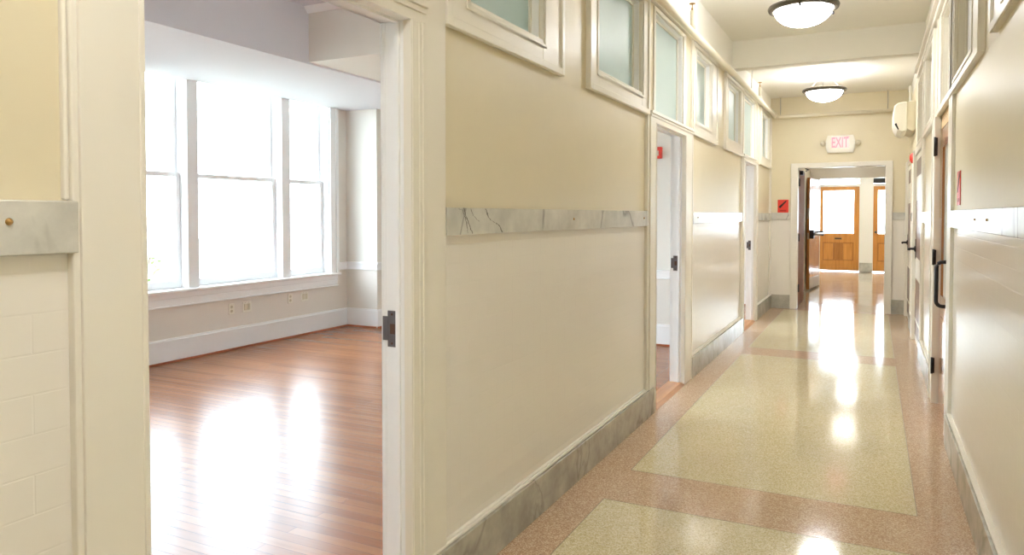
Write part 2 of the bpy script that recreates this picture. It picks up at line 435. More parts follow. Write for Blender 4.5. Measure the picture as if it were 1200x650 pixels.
HZ = 2.93   # head of the transom band
SEGS = [  # (y0, y1, stiles (a,b), label)
    (YB, .95, [(.892, .95)], 'cream stile beside the nearest tan panel'),
    (2.05, 5.15, [(2.14, 2.285), (4.94, 4.99)], 'cream stiles of the long panel between first and second doorways'),
    (6.05, 9.15, [(6.31, 6.37), (8.99, 9.04)], 'cream stiles of the panel between second and third doorways'),
    (10.10, YE, [(10.27, 10.33), (11.66, YE)], 'cream stiles of the short panel before the end wall'),
]
for y0, y1, sts, lab in SEGS:
    t = MB()
    for a, b in sts: stile(t, a, b, .19, HZ)
    a0 = sts[0][1] if len(sts) > 1 else y0
    b0 = sts[-1][0]
    trim_panel(t, a0, b0, 1.45, 2.118 if len(sts) > 1 else 2.9, LPX, 1)
    t.box(LPX-.004, LPX+.012, a0, b0, .19, .203, 'cream')
    next_trim(t.build('trim', bevel=.004), lab)
t = MB(); t.box(LPX-.005, LPX+.035, YB, YE, HZ, HZ+.05, 'cream'); t.box(LPX-.005, LPX+.055, YB, YE, HZ+.05, HZ+.075, 'cream')
next_trim(t.build('trim', bevel=.004), 'cream head moulding running above the transom windows', 'moulding')

# marble rails and baseboards, left
RZ0, RZ1 = 1.345, 1.448
def rail(y0, y1, xp, sgn, label, screws, veins=()):
    r = MB(); r.box(xp-sgn*.004, xp+sgn*.022, y0, y1, RZ0, RZ1, 'rail')
    for pts, wd_ in veins:      # dark veins of the stone, laid into its face
        rng = random.Random(len(pts)*100+int(pts[0][0]*1000)); fine = []
        for (p, q) in zip(pts, pts[1:]):
            for k in range(6):
                t = k/6; fine.append((p[0]+(q[0]-p[0])*t+rng.uniform(-.004, .004), p[1]+(q[1]-p[1])*t+rng.uniform(-.002, .002)))
        fine.append(pts[-1])
        ws = [wd_*(.4+rng.random()) for _ in fine]; xx = xp+sgn*.0224
        for (p, q, wa, wb_) in zip(fine, fine[1:], ws, ws[1:]):
            r.quad([(xx, p[0]-wa, p[1]), (xx, p[0]+wa, p[1]), (xx, q[0]+wb_, q[1]), (xx, q[0]-wb_, q[1])], 'vein')
    o = r.build('trim', bevel=.003)
    next_trim(o, label, 'marble rail')
    for y, z in screws:
        s = MB(); s.lathe([(.0002, .006*sgn), (.005, .0045*sgn), (.007, 0), (.007, -.004*sgn)], (xp+sgn*.022, y, z), 'brass', 14, 'X')
        part(s, 'screw', o)
    return o
rail(YB, .903, LPX, 1, 'grey marble rail with a brass screw on the nearest panel', [(.773, 1.408)])
rail(2.288, 4.965, LPX, 1, 'pale marble rail with dark diagonal veins between first and second doorways', [(3.55, 1.40), (4.85, 1.40)], [([(2.585, 1.447), (2.60, 1.42), (2.625, 1.40), (2.70, 1.38), (2.73, 1.348)], .0045), ([(2.41, 1.447), (2.43, 1.41), (2.455, 1.37), (2.475, 1.348)], .003), ([(2.345, 1.447), (2.40, 1.44), (2.425, 1.40), (2.44, 1.35)], .0025), ([(2.46, 1.445), (2.48, 1.42), (2.53, 1.395)], .002)])
rail(6.37, 8.99, LPX, 1, 'glossy marble rail between second and third doorways', [(6.55, 1.40)])
rail(10.33, YE, LPX, 1, 'short marble rail between third doorway and the end wall', [])
nb = [0]
def baseboard(mb_o, label):
    return struct(mb_o, label, 'baseboard')
for (y0, y1, lab) in ((YB, .92, 'grey marble baseboard of the nearest panel beside the camera'), (2.13, 5.09, 'grey marble baseboard along the long panel after the first doorway'),
                      (6.31, 9.06, 'grey marble baseboard between second and third doorways'), (10.28, YE, 'grey marble baseboard from third doorway to the end wall')):
    b = MB(); b.box(LPX-.004, LBX, y0, y1, 0, .185, 'base')
    b.box(LPX-.004, LBX-.012, y0, y1, .185, .195, 'cream')
    o = b.build('baseboard_left', bevel=.003)
    baseboard(o, lab)

# doorways on the left: casing, jamb lining, strike plate, threshold
DLAB = ['open doorway nearest the camera with white jamb and dark strike plate', 'open doorway in the middle of the left wall with wooden threshold', 'open doorway on the left wall next to the end wall']
for i, (a, b) in enumerate(OPEN):
    d = thing('door_%d' % (i+1), (LFX, (a+b)/2, 0), DLAB[i], 'doorway', None, 'structure')
    ca = MB()
    wl, wr = ((.145, .09), (.16, .26), (.12, .17))[i]
    x0, x1 = LPX-.005, -1.402
    top = HEAD + .055
    ca.box(x0, x1, a-wl, a, 0, HEAD, 'cream'); ca.box(x0, x1, b, b+wr, 0, HEAD, 'cream')
    ca.box(x0, x1, a-wl, b+wr, HEAD, top, 'cream')
    # raised outer and inner beads
    for (p, q) in ((a-.016, a-.004), (b+.004, b+.016), (b+wr-.022, b+wr-.004)):
        ca.box(x1-.002, x1+.0035, p, q, .0, HEAD+.004, 'cream')
    if i == 0: ca.box(x1-.002, x1+.003, b+.045, b+.055, .0, HEAD, 'cream')
    ca.box(x1-.002, x1+.006, a-wl, b+wr, top-.02, top, 'cream')
    ca.box(x1-.004, x1+.014, a-wl, b+wr, top+.0, top+.022, 'cream')
    part(ca, 'casing', d, .003)
    # frame above carrying the transom
    ja = MB()
    jx0, jx1 = LBK-.012, LFX+.004
    ja.box(jx0, jx1, a-.02, a, 0, HEAD+.02, 'roomtrim'); ja.box(jx0, jx1, b, b+.02, 0, HEAD+.02, 'roomtrim'); ja.box(jx0, jx1, a, b, HEAD, HEAD+.02, 'roomtrim')
    # stop bead
    sx0, sx1 = LBK+.045, LBK+.062
    ja.box(sx0, sx1, a, a+.010, 0, HEAD, 'roomtrim'); ja.box(sx0, sx1, b-.010, b, 0, HEAD, 'roomtrim'); ja.box(sx0, sx1, a, b, HEAD-.010, HEAD, 'roomtrim')
    # room-side casing
    for (p, q) in ((a-.12, a-.0), (b+.0, b+.12)): ja.box(LBK-.02, LBK, p, q, 0, HEAD+.12, 'roomtrim')
    ja.box(LBK-.02, LBK, a, b, HEAD, HEAD+.12, 'roomtrim')
    part(ja, 'jamb', d, .002)
    z0 = .965 if i == 0 else .955
    sp = MB(); sp.box(LBK+.008, LBK+.042, b-.0025, b+.001, z0, z0+.125, 'plate'); sp.box(LBK-.012, LBK+.010, b-.0035, b+.001, z0+.022, z0+.105, 'plate')
    sp.box(LBK+.018, LBK+.038, b-.003, b+.002, z0+.045, z0+.08, 'hole')
    for zz in (z0+.012, z0+.113): sp.lathe([(.004, 0), (.004, -.0045)], (LBK+.026, b, zz), 'hole', 10, 'Y')
    part(sp, 'strike_plate', d, 0, 'dark metal strike plate')
    th = MB()
    th.prism([(LBK-.05, 0), (LBK-.03, .018), (LFX-.02, .018), (LFX+.012, 0)], 'Y', a-.0, b+.0, 'oakt')
    part(th, 'threshold', d, 0, 'orange wood threshold')

# transom windows on the left
wn = [0]
def transom(y0, y1, fy0, fy1, fz0, fz1, side, label, glass='frost', flush=False):
    """side 1: left wall (faces +X), -1: right wall."""
    wn[0] += 1
    s = side
    WZ0, WZ1 = (2.25, 2.86) if not flush else (TZL, TZH) if s == 1 else (TZL+.05, TZH)
    xp = LPX if s == 1 else RPX
    d = thing('window_%d' % wn[0], (xp, (y0+y1)/2, fz0), label, 'transom window', None, 'structure')
    fr = MB()
    a = lambda v: xp + s*v
    if not flush:
        # outer frame plate with stepped edge
        ring(fr, a(-.004), a(.020), fy0, fy1, fz0, fz1, .1, 'cream', wb=WZ0-fz0, wl=y0-fy0, wr=fy1-y1, wt=fz1-WZ1)
        ring(fr, a(.018), a(.030), fy0, fy1, fz0, fz1, .035, 'cream')
        ring(fr, a(.018), a(.026), y0-.035, y1+.035, WZ0-.035, WZ1+.02, .018, 'cream')
    else:
        ring(fr, a(-.004), a(.012), fy0, fy1, fz0, fz1, .1, 'cream', wb=WZ0-fz0, wl=y0-fy0, wr=fy1-y1, wt=fz1-WZ1)
        fr.box(a(.010), a(.024), y0-.03, y1+.03, WZ0-.02, WZ0-.006, 'cream')
    part(fr, 'window_frame', d, .003)
    sa = MB(); ring(sa, a(-.078), a(-.002), y0, y1, WZ0, WZ1, .012, 'roomtrim' if s == 1 else 'cream')
    ring(sa, a(-.062), a(-.035), y0+.012, y1-.012, WZ0+.012, WZ1-.012, .018, 'cream')
    part(sa, 'sash', d)
    g = MB(); g.box(a(-.052), a(-.046), y0+.02, y1-.02, WZ0+.02, WZ1-.02, glass)
    part(g, 'glass', d, 0, 'frosted pale green glass')
    return d
TL = ['frosted transom window above the long panel, nearer the camera', 'frosted transom window beside the middle doorway, over the long panel', 'frosted transom window just past the middle doorway',
      'frosted transom window just before the third doorway', 'frosted transom window touching the end wall']
for (g, fr, lab) in zip(WINL, WFRM, TL): transom(g[0], g[1], fr[0], fr[1], 2.12, 2.92, 1, lab)
TD = ['frosted transom pane above the nearest doorway', 'frosted transom pane above the middle doorway', 'frosted transom pane above the third doorway']
for i, (g, lab) in enumerate(zip(TRAN, TD)):
    a, b = OPEN[i]; transom(g[0], g[1], a-.02, b+.06, 2.135, 2.92, 1, lab, flush=True)

# ------------------------------------------------------------------ right wall
RD = [(5.40, 6.30), (8.35, 9.45), (10.60, 11.58)]
WINR = [(2.45, 3.25, 2.30, 3.53), (4.22, 5.12, 3.90, 5.30), (6.98, 7.80, 6.75, 8.05)]
TRR = [(5.46, 6.24), (8.45, 9.35)]
w = MB()
rm = lambda u, z, side: 'tile' if z < 1.40 else 'ceiling' if z > 3.0 else 'tan'
holes = [(a-.0, b+.0, -1, 2.16) for a, b in RD[:1]] + [(a, b, -1, 2.10) for a, b in RD[1:]] + [(a, b, WZ0, WZ1) for a, b, _, _ in WINR] + [(a, b, TZL+.05, TZH) for a, b in TRR]
wall_grid(w, 'X', RPX, .53, YB, YE+.1, 0, 3.45, holes, rm, extra_z=(1.40, 3.0))
w.box(.531, .60, YB, YE+.1, 0, 3.45, 'tan')
struct(w.build('wall_right'), 'cream tiled wall with three doors along the hall', 'wall')
for (y0, y1, lab) in ((YB, 5.27, 'marble rail with two screws, nearest on the tiled wall of doors'), (6.50, 8.23, 'marble rail between the glazed wood door and the second door'), (9.59, 10.48, 'short marble rail between the two lever handled doors')):
    rail(y0, y1, RPX, -1, lab, [(3.95, 1.40), (3.55, 1.40)] if y0 < 0 else [])
for (y0, y1, lab) in ((YB, 5.20, 'grey marble baseboard under the nearest tiled panel before the glazed door'), (6.52, 8.23, 'grey marble baseboard between the glazed wood door and the second door'), (9.59, 10.48, 'grey marble baseboard between the two lever handled doors')):
    b = MB(); b.box(RPX+.004, RBX, y0, y1, 0, .185, 'base'); b.box(RPX+.004, RBX+.012, y0, y1, .185, .197, 'cream')
    baseboard(b.build('baseboard_right', bevel=.003), lab)
t = MB()
for a, b in ((5.18, 5.285),): t.box(RPX+.005, RFX, a, b, .19, HZ, 'cream')
trim_panel(t, YB, 5.18, 1.46, 2.9, RPX, -1)
next_trim(t.build('trim', bevel=.004), 'cream stile beside the glazed wood door')
t = MB()
for a, b in ((6.48, 6.56), (8.1, 8.2)): t.box(RPX+.005, RFX, a, b, .19, HZ, 'cream')
next_trim(t.build('trim', bevel=.004), 'cream stiles between the glazed wood door and second door')
t = MB(); t.box(RPX+.005, RPX-.035, YB, 9.2, HZ, HZ+.05, 'cream'); t.box(RPX+.005, RPX-.06, YB, 9.2, HZ+.05, HZ+.08, 'cream')
next_trim(t.build('trim', bevel=.004), 'cream head moulding above the transoms over the wood doors', 'moulding')
WR = ['upper window nearest the camera on the tiled wall of doors', 'upper window with thick cream frame before the glazed wood door', 'upper window between the glazed wood door and the second door']
for (a, b, c, d_), lab in zip(WINR, WR): transom(a, b, c, d_, 2.16, 2.92, -1, lab, 'frostd')
for (a, b), lab, (ca, cb) in zip(TRR, ['transom pane above the glazed wood door', 'transom pane above the second wooden door'], RD): transom(a, b, ca-.1, cb+.1, 2.20, 2.92, -1, lab, 'frostd', True)

# door 4: glazed varnished wood door with D pull
a, b = RD[0]
d = thing('door_4', (RPX, (a+b)/2, 0), 'varnished wooden door with black pull handle and glass upper panel', 'door', None, 'structure')
c = MB()
c.box(RPX+.005, .419, a-.115, a, 0, 2.16, 'cream'); c.box(RPX+.005, .402, b, b+.19, 0, 2.16, 'cream'); c.box(RPX+.005, .410, a-.115, b+.19, 2.16, 2.20, 'cream')
c.box(.404, .394, b+.17, b+.19, 0, 2.2, 'cream')
part(c, 'casing', d, .003)
dx0, dx1 = .447, .492
lf = MB(); ring(lf, dx0, dx1, a+.004, b-.004, .012, 2.055, .11, 'doorwood', wb=.82, wt=.14)
o = part(lf, 'door_leaf', d, .003)
pn = MB(); pn.box(dx0-.006, dx0+.002, a+.15, b-.15, .18, .68, 'doorwood'); part(pn, 'lower_panel', d, .003)
g = MB(); g.box(dx0+.016, dx0+.024, a+.105, b-.105, .82, 1.925, 'frostd'); part(g, 'glass', d, 0, 'glossy glass upper panel')
gb = MB(); gb.box(dx0, dx0+.05, a+.004, b-.004, 2.062, 2.158, 'ply')
for k in range(7): gb.lathe([(.006, -.001), (.006, .003)], (dx0, a+.1+k*.115, 2.115), 'oakd', 10, 'X')
part(gb, 'transom_bar', d, 0, 'pale plywood strip above the door leaf')
hn = [(.23, .345), (1.05, 1.16), (1.865, 2.0)]
for z0, z1 in hn:
    h = MB(); h.box(.402, .422, b-.010, b+.001, z0, z1, 'black'); h.tube([(.404, b-.012, z0-.004), (.404, b-.012, z1+.004)], .008, 'black', 10); part(h, 'hinge', d, 0, 'black hinge')
pl = MB()
pts = [(dx0+.004, 5.47, 1.115), (.405, 5.47, 1.115)] + [(.405-.035*math.sin(t), 5.47, 1.08+.035*math.cos(t)) for t in (.4, .8, 1.2, PI/2)] + [(.370, 5.47, .86)] + [(.405-.035*math.cos(t), 5.47, .86-.035*math.sin(t)) for t in (.4, .8, 1.2, PI/2)] + [(dx0+.004, 5.47, .825)]
pl.tube(pts, .0125, 'black', 12)
for zz in (1.115, .825): pl.lathe([(.022, -.002), (.022, .006), (.014, .012)], (dx0-.008, 5.47, zz), 'black', 16, 'X')
part(pl, 'pull_handle', d, 0, 'black D shaped pull handle')

# doors 5 and 6: painted doors with dark inset panels and black levers
for i, lab in ((1, 'cream door with dark inset panels and black lever, second door on its wall'), (2, 'farthest cream door on its wall, black lever, close to the air conditioner')):
    a, b = RD[i]
    d = thing('door_%d' % (i+4), (RPX, (a+b)/2, 0), lab, 'door', None, 'structure')
    c = MB()
    c.box(RPX+.005, .419, a-.11, a, 0, 2.16, 'cream'); c.box(RPX+.005, .396, b, b+.13, 0, 2.16, 'cream'); c.box(RPX+.005, .412, a-.11, b+.13, 2.10, 2.17, 'cream')
    part(c, 'casing', d, .003)
    lf = MB(); lf.box(.431, .48, a+.004, b-.004, .012, 2.095, 'cream'); part(lf, 'door_leaf', d, .002)
    for z0, z1 in ((.08, .235), (.27, .71), (.95, 1.58), (1.85, 2.03)):
        p_ = MB(); p_.box(.4295, .4335, a+.12, b-.05, z0, z1, 'brown'); part(p_, 'inset_panel', d, 0, 'dark brown inset panel')
    lv = MB(); lv.lathe([(.034, 0), (.034, -.012), (.016, -.018), (.014, -.04)], (.4290, b-.075, 1.04), 'black', 18, 'X')
    lv.tube([(.395, b-.075, 1.04), (.366, b-.077, 1.04), (.360, b-.095, 1.038), (.360, b-.17, 1.036)], .0135, 'black', 10)
    lv.box(.4240, .4300, b-.105, b-.045, .93, 1.15, 'black')
    part(lv, 'lever_handle', d, 0, 'black lever handle')
    for z0 in (.25, 1.0, 1.8):
        h = MB(); h.tube([(.427, a+.006, z0), (.427, a+.006, z0+.1)], .007, 'black', 8); part(h, 'hinge', d, 0, 'black hinge')

# ------------------------------------------------------------------ end wall with doorway
DX0, DX1, DH = -1.035, .147, 2.135
w = MB()
em = lambda u, z, side: 'tan' if (z > 1.40 or side == 1) else 'tile'
wall_grid(w, 'Y', YE, YE+.14, -1.55, .55, 0, 3.45, [(DX0, DX1, -1, DH)], lambda u, z, s: 'tan' if z > 1.40 else 'tile', extra_z=(1.40,))
struct(w.build('wall_end'), 'tan end wall with wide doorway under the exit sign', 'wall')
d = thing('door_7', ((DX0+DX1)/2, YE, 0), 'white framed wide doorway in the end wall, leaf folded open', 'doorway', None, 'structure')
c = MB()
c.box(DX0-.095, DX0, YE-.03, YE+.002, 0, DH, 'cream'); c.box(DX1, DX1+.09, YE-.03, YE+.002, 0, DH, 'cream'); c.box(DX0-.095, DX1+.09, YE-.03, YE+.002, DH, DH+.065, 'cream')
c.box(DX0-.02, DX0+.004, YE-.01, YE+.15, 0, DH, 'cream'); c.box(DX1-.004, DX1+.02, YE-.01, YE+.15, 0, DH, 'cream'); c.box(DX0, DX1, YE-.01, YE+.15, DH-.004, DH+.02, 'cream')
for p, q in ((DX0-.095, DX0-.08), (DX1+.075, DX1+.09)): c.box(p, q, YE-.036, YE-.028, 0, DH+.065, 'cream')
part(c, 'casing', d, .003)
st = MB(); st.box(DX1-.007, DX1-.003, YE+.04, YE+.08, 1.0, 1.12, 'plate'); part(st, 'strike_plate', d)
# first leaf, opened back into the vestibule
ang = math.radians(3)
lf = MB(); lf.box(DX0-.045, DX0+.003, YE+.16, YE+1.2, .012, DH-.02, 'leafwood'); o = part(lf, 'door_leaf', d, .002, 'brown edged open leaf')
for z0 in (.24, 1.02, 1.86):
    h = MB(); h.box(DX0-.03, DX0+.012, YE+.142, YE+.163, z0, z0+.12, 'black'); h.tube([(DX0+.012, YE+.15, z0), (DX0+.012, YE+.15, z0+.12)], .010, 'black', 8); part(h, 'hinge', d, 0, 'black hinge')
cl = MB(); cl.box(DX0+.002, DX0+.05, YE+.30, YE+.55, DH-.09, DH-.03, 'black'); cl.tube([(DX0+.08, YE+.42, DH-.03), (DX0+.14, YE+.22, DH-.02), (DX0+.10, YE+.10, DH-.012)], .008, 'black', 8)
part(cl, 'door_closer', d, 0, 'dark door closer arm')
# rails, baseboards of the end wall
for (x0, x1, lab) in ((-1.408, DX0-.095, 'marble rail piece below the red sign on the end wall'), (DX1+.09, RPX, 'marble rail piece between end doorway and the farthest lever door')):
    r = MB(); r.box(x0, x1, YE-.022, YE+.004, RZ0+.01, RZ1+.01, 'rail'); next_trim(r.build('trim', bevel=.003), lab, 'marble rail')
for (x0, x1, lab) in ((LBX, DX0-.095, 'marble baseboard of the end wall below the red sign'), (DX1+.09, RBX, 'marble baseboard of the end wall beside the farthest lever door')):
    r = MB(); r.box(x0, x1, YE-.03, YE+.004, 0, .205, 'base'); baseboard(r.build('baseboard_end', bevel=.003), lab)
# wall behind the camera
w = MB(); w.box(-1.55, .6, YB-.1, YB, 0, 3.45, 'tan'); struct(w.build('wall_back'), 'tan wall closing the hall behind the camera', 'wall')

# ------------------------------------------------------------------ ceilings, beam
c = MB(); c.box(-1.55, .6, YB-.1, 8.40, CF, CF+.1, 'ceiling'); struct(c.build('ceiling'), 'cream hall ceiling before the beam', 'ceiling')
c = MB(); c.box(-1.55, .6, 8.53, YE+.05, CB, CB+.1, 'ceiling'); struct(c.build('ceiling'), 'lower cream hall ceiling between beam and end wall', 'ceiling')
c = MB(); c.box(LPX, RPX, 8.38, 8.55, 3.05, CF+.1, 'ceiling'); next_trim(c.build('trim'), 'cream ceiling beam crossing the hall between the two lamps', 'beam')

# ------------------------------------------------------------------ vestibule and entrance lobby
w = MB()
VY = 15.6
w.box(-1.24, -1.14, YE+.14, VY, 0, 2.75, 'tan'); w.box(.95, 1.05, YE+.14, VY, 0, 2.75, 'cream')
w.box(-1.24, 1.05, YE+.1, YE+.139, DH+.1, 2.75, 'cream')
w.box(.55, 1.05, YE+.0, YE+.139, 0, 2.75, 'cream'); w.box(-1.24, -1.13, YE+.139, YE+.15, 0, 2.75, 'cream')
struct(w.build('wall_vestibule'), 'plain walls of the passage behind the end doorway', 'wall')
c = MB(); c.box(-1.3, 1.1, YE+.1, VY+.2, 2.68, 2.78, 'ceiling'); struct(c.build('ceiling'), 'low ceiling of the passage behind the end doorway', 'ceiling')
w = MB(); wall_grid(w, 'Y', VY, VY+.15, -2.6, 2.0, 0, 3.1, [(-.96, .93, -1, 2.14)], lambda u, z, s: 'cream')
struct(w.build('wall_cross'), 'cream wall over the inner opening before the lobby', 'wall')
w = MB(); w.box(-2.6, -2.5, VY+.1, 20.3, 0, 3.1, 'cream'); struct(w.build('wall_lobby'), 'cream lobby wall beyond the open wooden leaf', 'wall')
w = MB(); w.box(1.5, 1.6, VY+.1, 20.3, 0, 3.1, 'cream'); struct(w.build('wall_lobby'), 'cream lobby wall beside the second oak door', 'wall')
c = MB(); c.box(-2.6, 1.7, VY, 20.4, 3.0, 3.1, 'ceiling'); struct(c.build('ceiling'), 'lobby ceiling above the oak entrance doors', 'ceiling')
EY = 20.1
ED = [(-1.26, -.325), (-.012, .925)]
w = MB(); wall_grid(w, 'Y', EY, EY+.2, -2.6, 1.7, 0, 3.1, [(ED[0][0], ED[0][1], -1, 2.33), (ED[1][0], ED[1][1], -1, 2.33)], lambda u, z, s: 'cream')
struct(w.build('wall_entrance'), 'cream entrance wall with two glazed oak doors', 'wall')
b = MB(); b.box(ED[0][1]+.01, ED[1][0]-.01, EY-.025, EY+.004, 0, .23, 'base'); baseboard(b.build('baseboard_entrance', bevel=.003), 'marble plinth at the pier between the oak doors')
for k, ((x0, x1), lab) in enumerate(zip(ED, ('golden oak entrance door with large glass and mail slot', 'golden oak entrance door half hidden by the doorway jamb, dark box above'))):
    d = thing('door_%d' % (8+k), ((x0+x1)/2, EY, 0), lab, 'door', None, 'structure')
    y0, y1 = EY+.03, EY+.08
    lf = MB()
    sw = .105; zb = .02; zt = 2.14
    lf.box(x0-.004, x0+sw, y0, y1, zb, zt, 'oak'); lf.box(x1-sw-.02, x1+.004, y0, y1, zb, zt, 'oak')
    lf.box(x0+sw, x1-sw-.02, y0, y1, zt-.10, zt, 'oak'); lf.box(x0+sw, x1-sw-.02, y0, y1, .73, .96, 'oak'); lf.box(x0+sw, x1-sw-.02, y0, y1, zb, .275, 'oak')
    part(lf, 'door_leaf', d, .004)
    lp = MB(); n = 3
    wd = (x1-sw-.02-x0-sw)/n
    for j in range(n): lp.box(x0+sw+j*wd+.0005, x0+sw+(j+1)*wd-.0005, y0+.012, y1-.01, .275, .73, 'oakd' if j == 1 else 'oak')
    lp.box(x0+sw-.01, x1-sw-.01, y1-.014, y1-.004, .26, .75, 'oakd')
    part(lp, 'lower_panel', d, .001)
    pm = MB(); xa, xb = x0+sw, x1-sw-.02
    for (p, q, za, zb2) in ((xa, xa+.022, .275, .73), (xb-.022, xb, .275, .73), (xa, xb, .275, .297), (xa, xb, .708, .73)): pm.box(p, q, y0-.006, y0+.013, za, zb2, 'oakd')  # darker wood stands in for shade along the recess edges
    part(pm, 'panel_shade_bead', d, .004, 'bead round the lower panel, recess shade put into its darker colour')
    g = MB(); g.box(x0+sw, x1-sw-.02, y0+.02, y0+.026, .96, zt-.10, 'glass'); part(g, 'glass', d, 0, 'clear glass')
    tb = MB(); tb.box(x0, x1, y0-.02, y1+.05, zt-.004, zt+.06, 'cream'); part(tb, 'transom_bar', d, .003, 'cream bar')
    tg = MB(); tg.box(x0, x1, y0+.02, y0+.026, zt+.06, 2.33, 'glass'); part(tg, 'transom_glass', d, 0, 'clear glass')
    if k == 0:
        ms = MB(); ms.box((x0+x1)/2-.10, (x0+x1)/2+.08, y0-.008, y0+.002, .795, .865, 'brass'); ms.box((x0+x1)/2-.085, (x0+x1)/2+.065, y0-.011, y0-.006, .815, .845, 'hole'); part(ms, 'mail_slot', d, 0, 'dull brass mail slot')
    else:
        ms = MB(); ms.box(x0-.004, x0+.42, y0-.09, y0-.012, zt+.07, zt+.19, 'dark'); part(ms, 'door_closer', d, .004, 'dark closer box')
        kb = MB(); kb.lathe([(.03, 0), (.03, -.01), (.012, -.015), (.012, -.04), (.028, -.05), (.03, -.07), (.015, -.08)], (x0+.06, y0, 1.0), 'bronze', 18, 'Y'); part(kb, 'knob', d)
# leaf of the inner opening, folded towards the viewer, with panic bar
d = thing('door_10', (-.962, VY, 0), 'pinkish wooden leaf standing open with steel kickplate and panic bar', 'door', None, 'structure')
HX, HY = -.962, VY-.005
XF = Matrix.Translation((HX, HY, 0)) @ Matrix.Rotation(math.radians(-6.3), 4, 'Z')
def leafpart(mb, name, bevel=0, label=None):
    bmesh.ops.transform(mb.bm, matrix=XF, verts=mb.bm.verts); return part(mb, name, d, bevel, label)
# local frame: x = 0 is the face towards the passage, y runs from the hinge (0) to the free edge (-1)
lf = MB(); lf.box(-.045, 0, -1.0, 0, .03, 2.12, 'redwood'); leafpart(lf, 'door_leaf', .002)
ed = MB(); ed.box(-.047, .002, -1.006, -.999, .03, 2.12, 'oakd'); leafpart(ed, 'edge_strip')
kp = MB(); kp.box(-.001, .004, -.98, -.02, .04, .24, 'steel'); leafpart(kp, 'kickplate', 0, 'steel kickplate')
pb = MB(); pb.box(-.002, .07, -.99, -.86, .98, 1.14, 'black'); leafpart(pb, 'latch_case', .006, 'black latch case')
pb = MB(); pb.tube([(.07, -.93, 1.065), (.105, -.86, 1.065), (.11, -.30, 1.065)], .024, 'steel', 14); pb.box(.0, .125, -.31, -.25, 1.02, 1.11, 'black')
leafpart(pb, 'panic_bar', .003, 'steel panic bar')
pp = MB(); pp.box(-.035, -.01, -1.010, -1.005, .97, 1.09, 'steel'); pp.box(-.035, -.01, -1.010, -1.005, 1.35, 1.55, 'steel'); leafpart(pp, 'edge_plate', 0, 'steel edge plates')

# ------------------------------------------------------------------ near room (behind the left wall)
RW, RN, RS = -6.05, 7.76, -.05
TZ0, TZ1 = .70, 2.90
w = MB()
wins = [(4.28, 7.055), (.55, 3.33)]
wall_grid(w, 'X', RW-.28, RW, RS-.1, RN+.15, 0, 3.4, [(a, b, TZ0, TZ1) for a, b in wins], lambda u, z, s: 'roomwall')
struct(w.build('wall_window_side'), 'pale beige wall with the large triple window', 'wall')
w = MB(); w.box(RW, LBK, RN, RN+.12, 0, 3.4, 'roomwall'); struct(w.build('wall_room_end'), 'pale beige end wall of the near room', 'wall')
w = MB(); w.box(RW-.02, -5.572, 7.38, RN+.001, 0, 3.0, 'roomwall'); struct(w.build('wall_pier'), 'pale beige projecting pier in the room corner by the window', 'wall')
w = MB(); w.box(RW, LBK, RS-.1, RS, 0, 3.4, 'roomwall'); struct(w.build('wall_room_back'), 'hidden near wall of the room with the triple window', 'wall')
c = MB(); c.box(RW-.3, LBK, RS-.1, RN+.12, 3.24, 3.4, 'roomceil'); struct(c.build('ceiling'), 'white ceiling of the near room', 'ceiling')
c = MB(); c.box(RW, -4.466, RS, RN, 2.748, 3.3, 'roomceil')
struct(c.build('ceiling'), 'dropped white soffit above the triple window', 'soffit')
c = MB(); c.box(-4.466, LBK, 4.95, RN, 2.765, 3.3, 'roomwall')
struct(c.build('ceiling'), 'beige dropped bulkhead meeting the white soffit at a corner', 'soffit')
t = MB(); t.prism([(4.95, 3.24), (4.95, 3.19), (4.935, 3.185), (4.90, 3.225), (4.89, 3.24)], 'X', -4.466, LBK, 'roomtrim')
next_trim(t.build('trim'), 'white crown moulding at the top of the beige bulkhead', 'moulding')

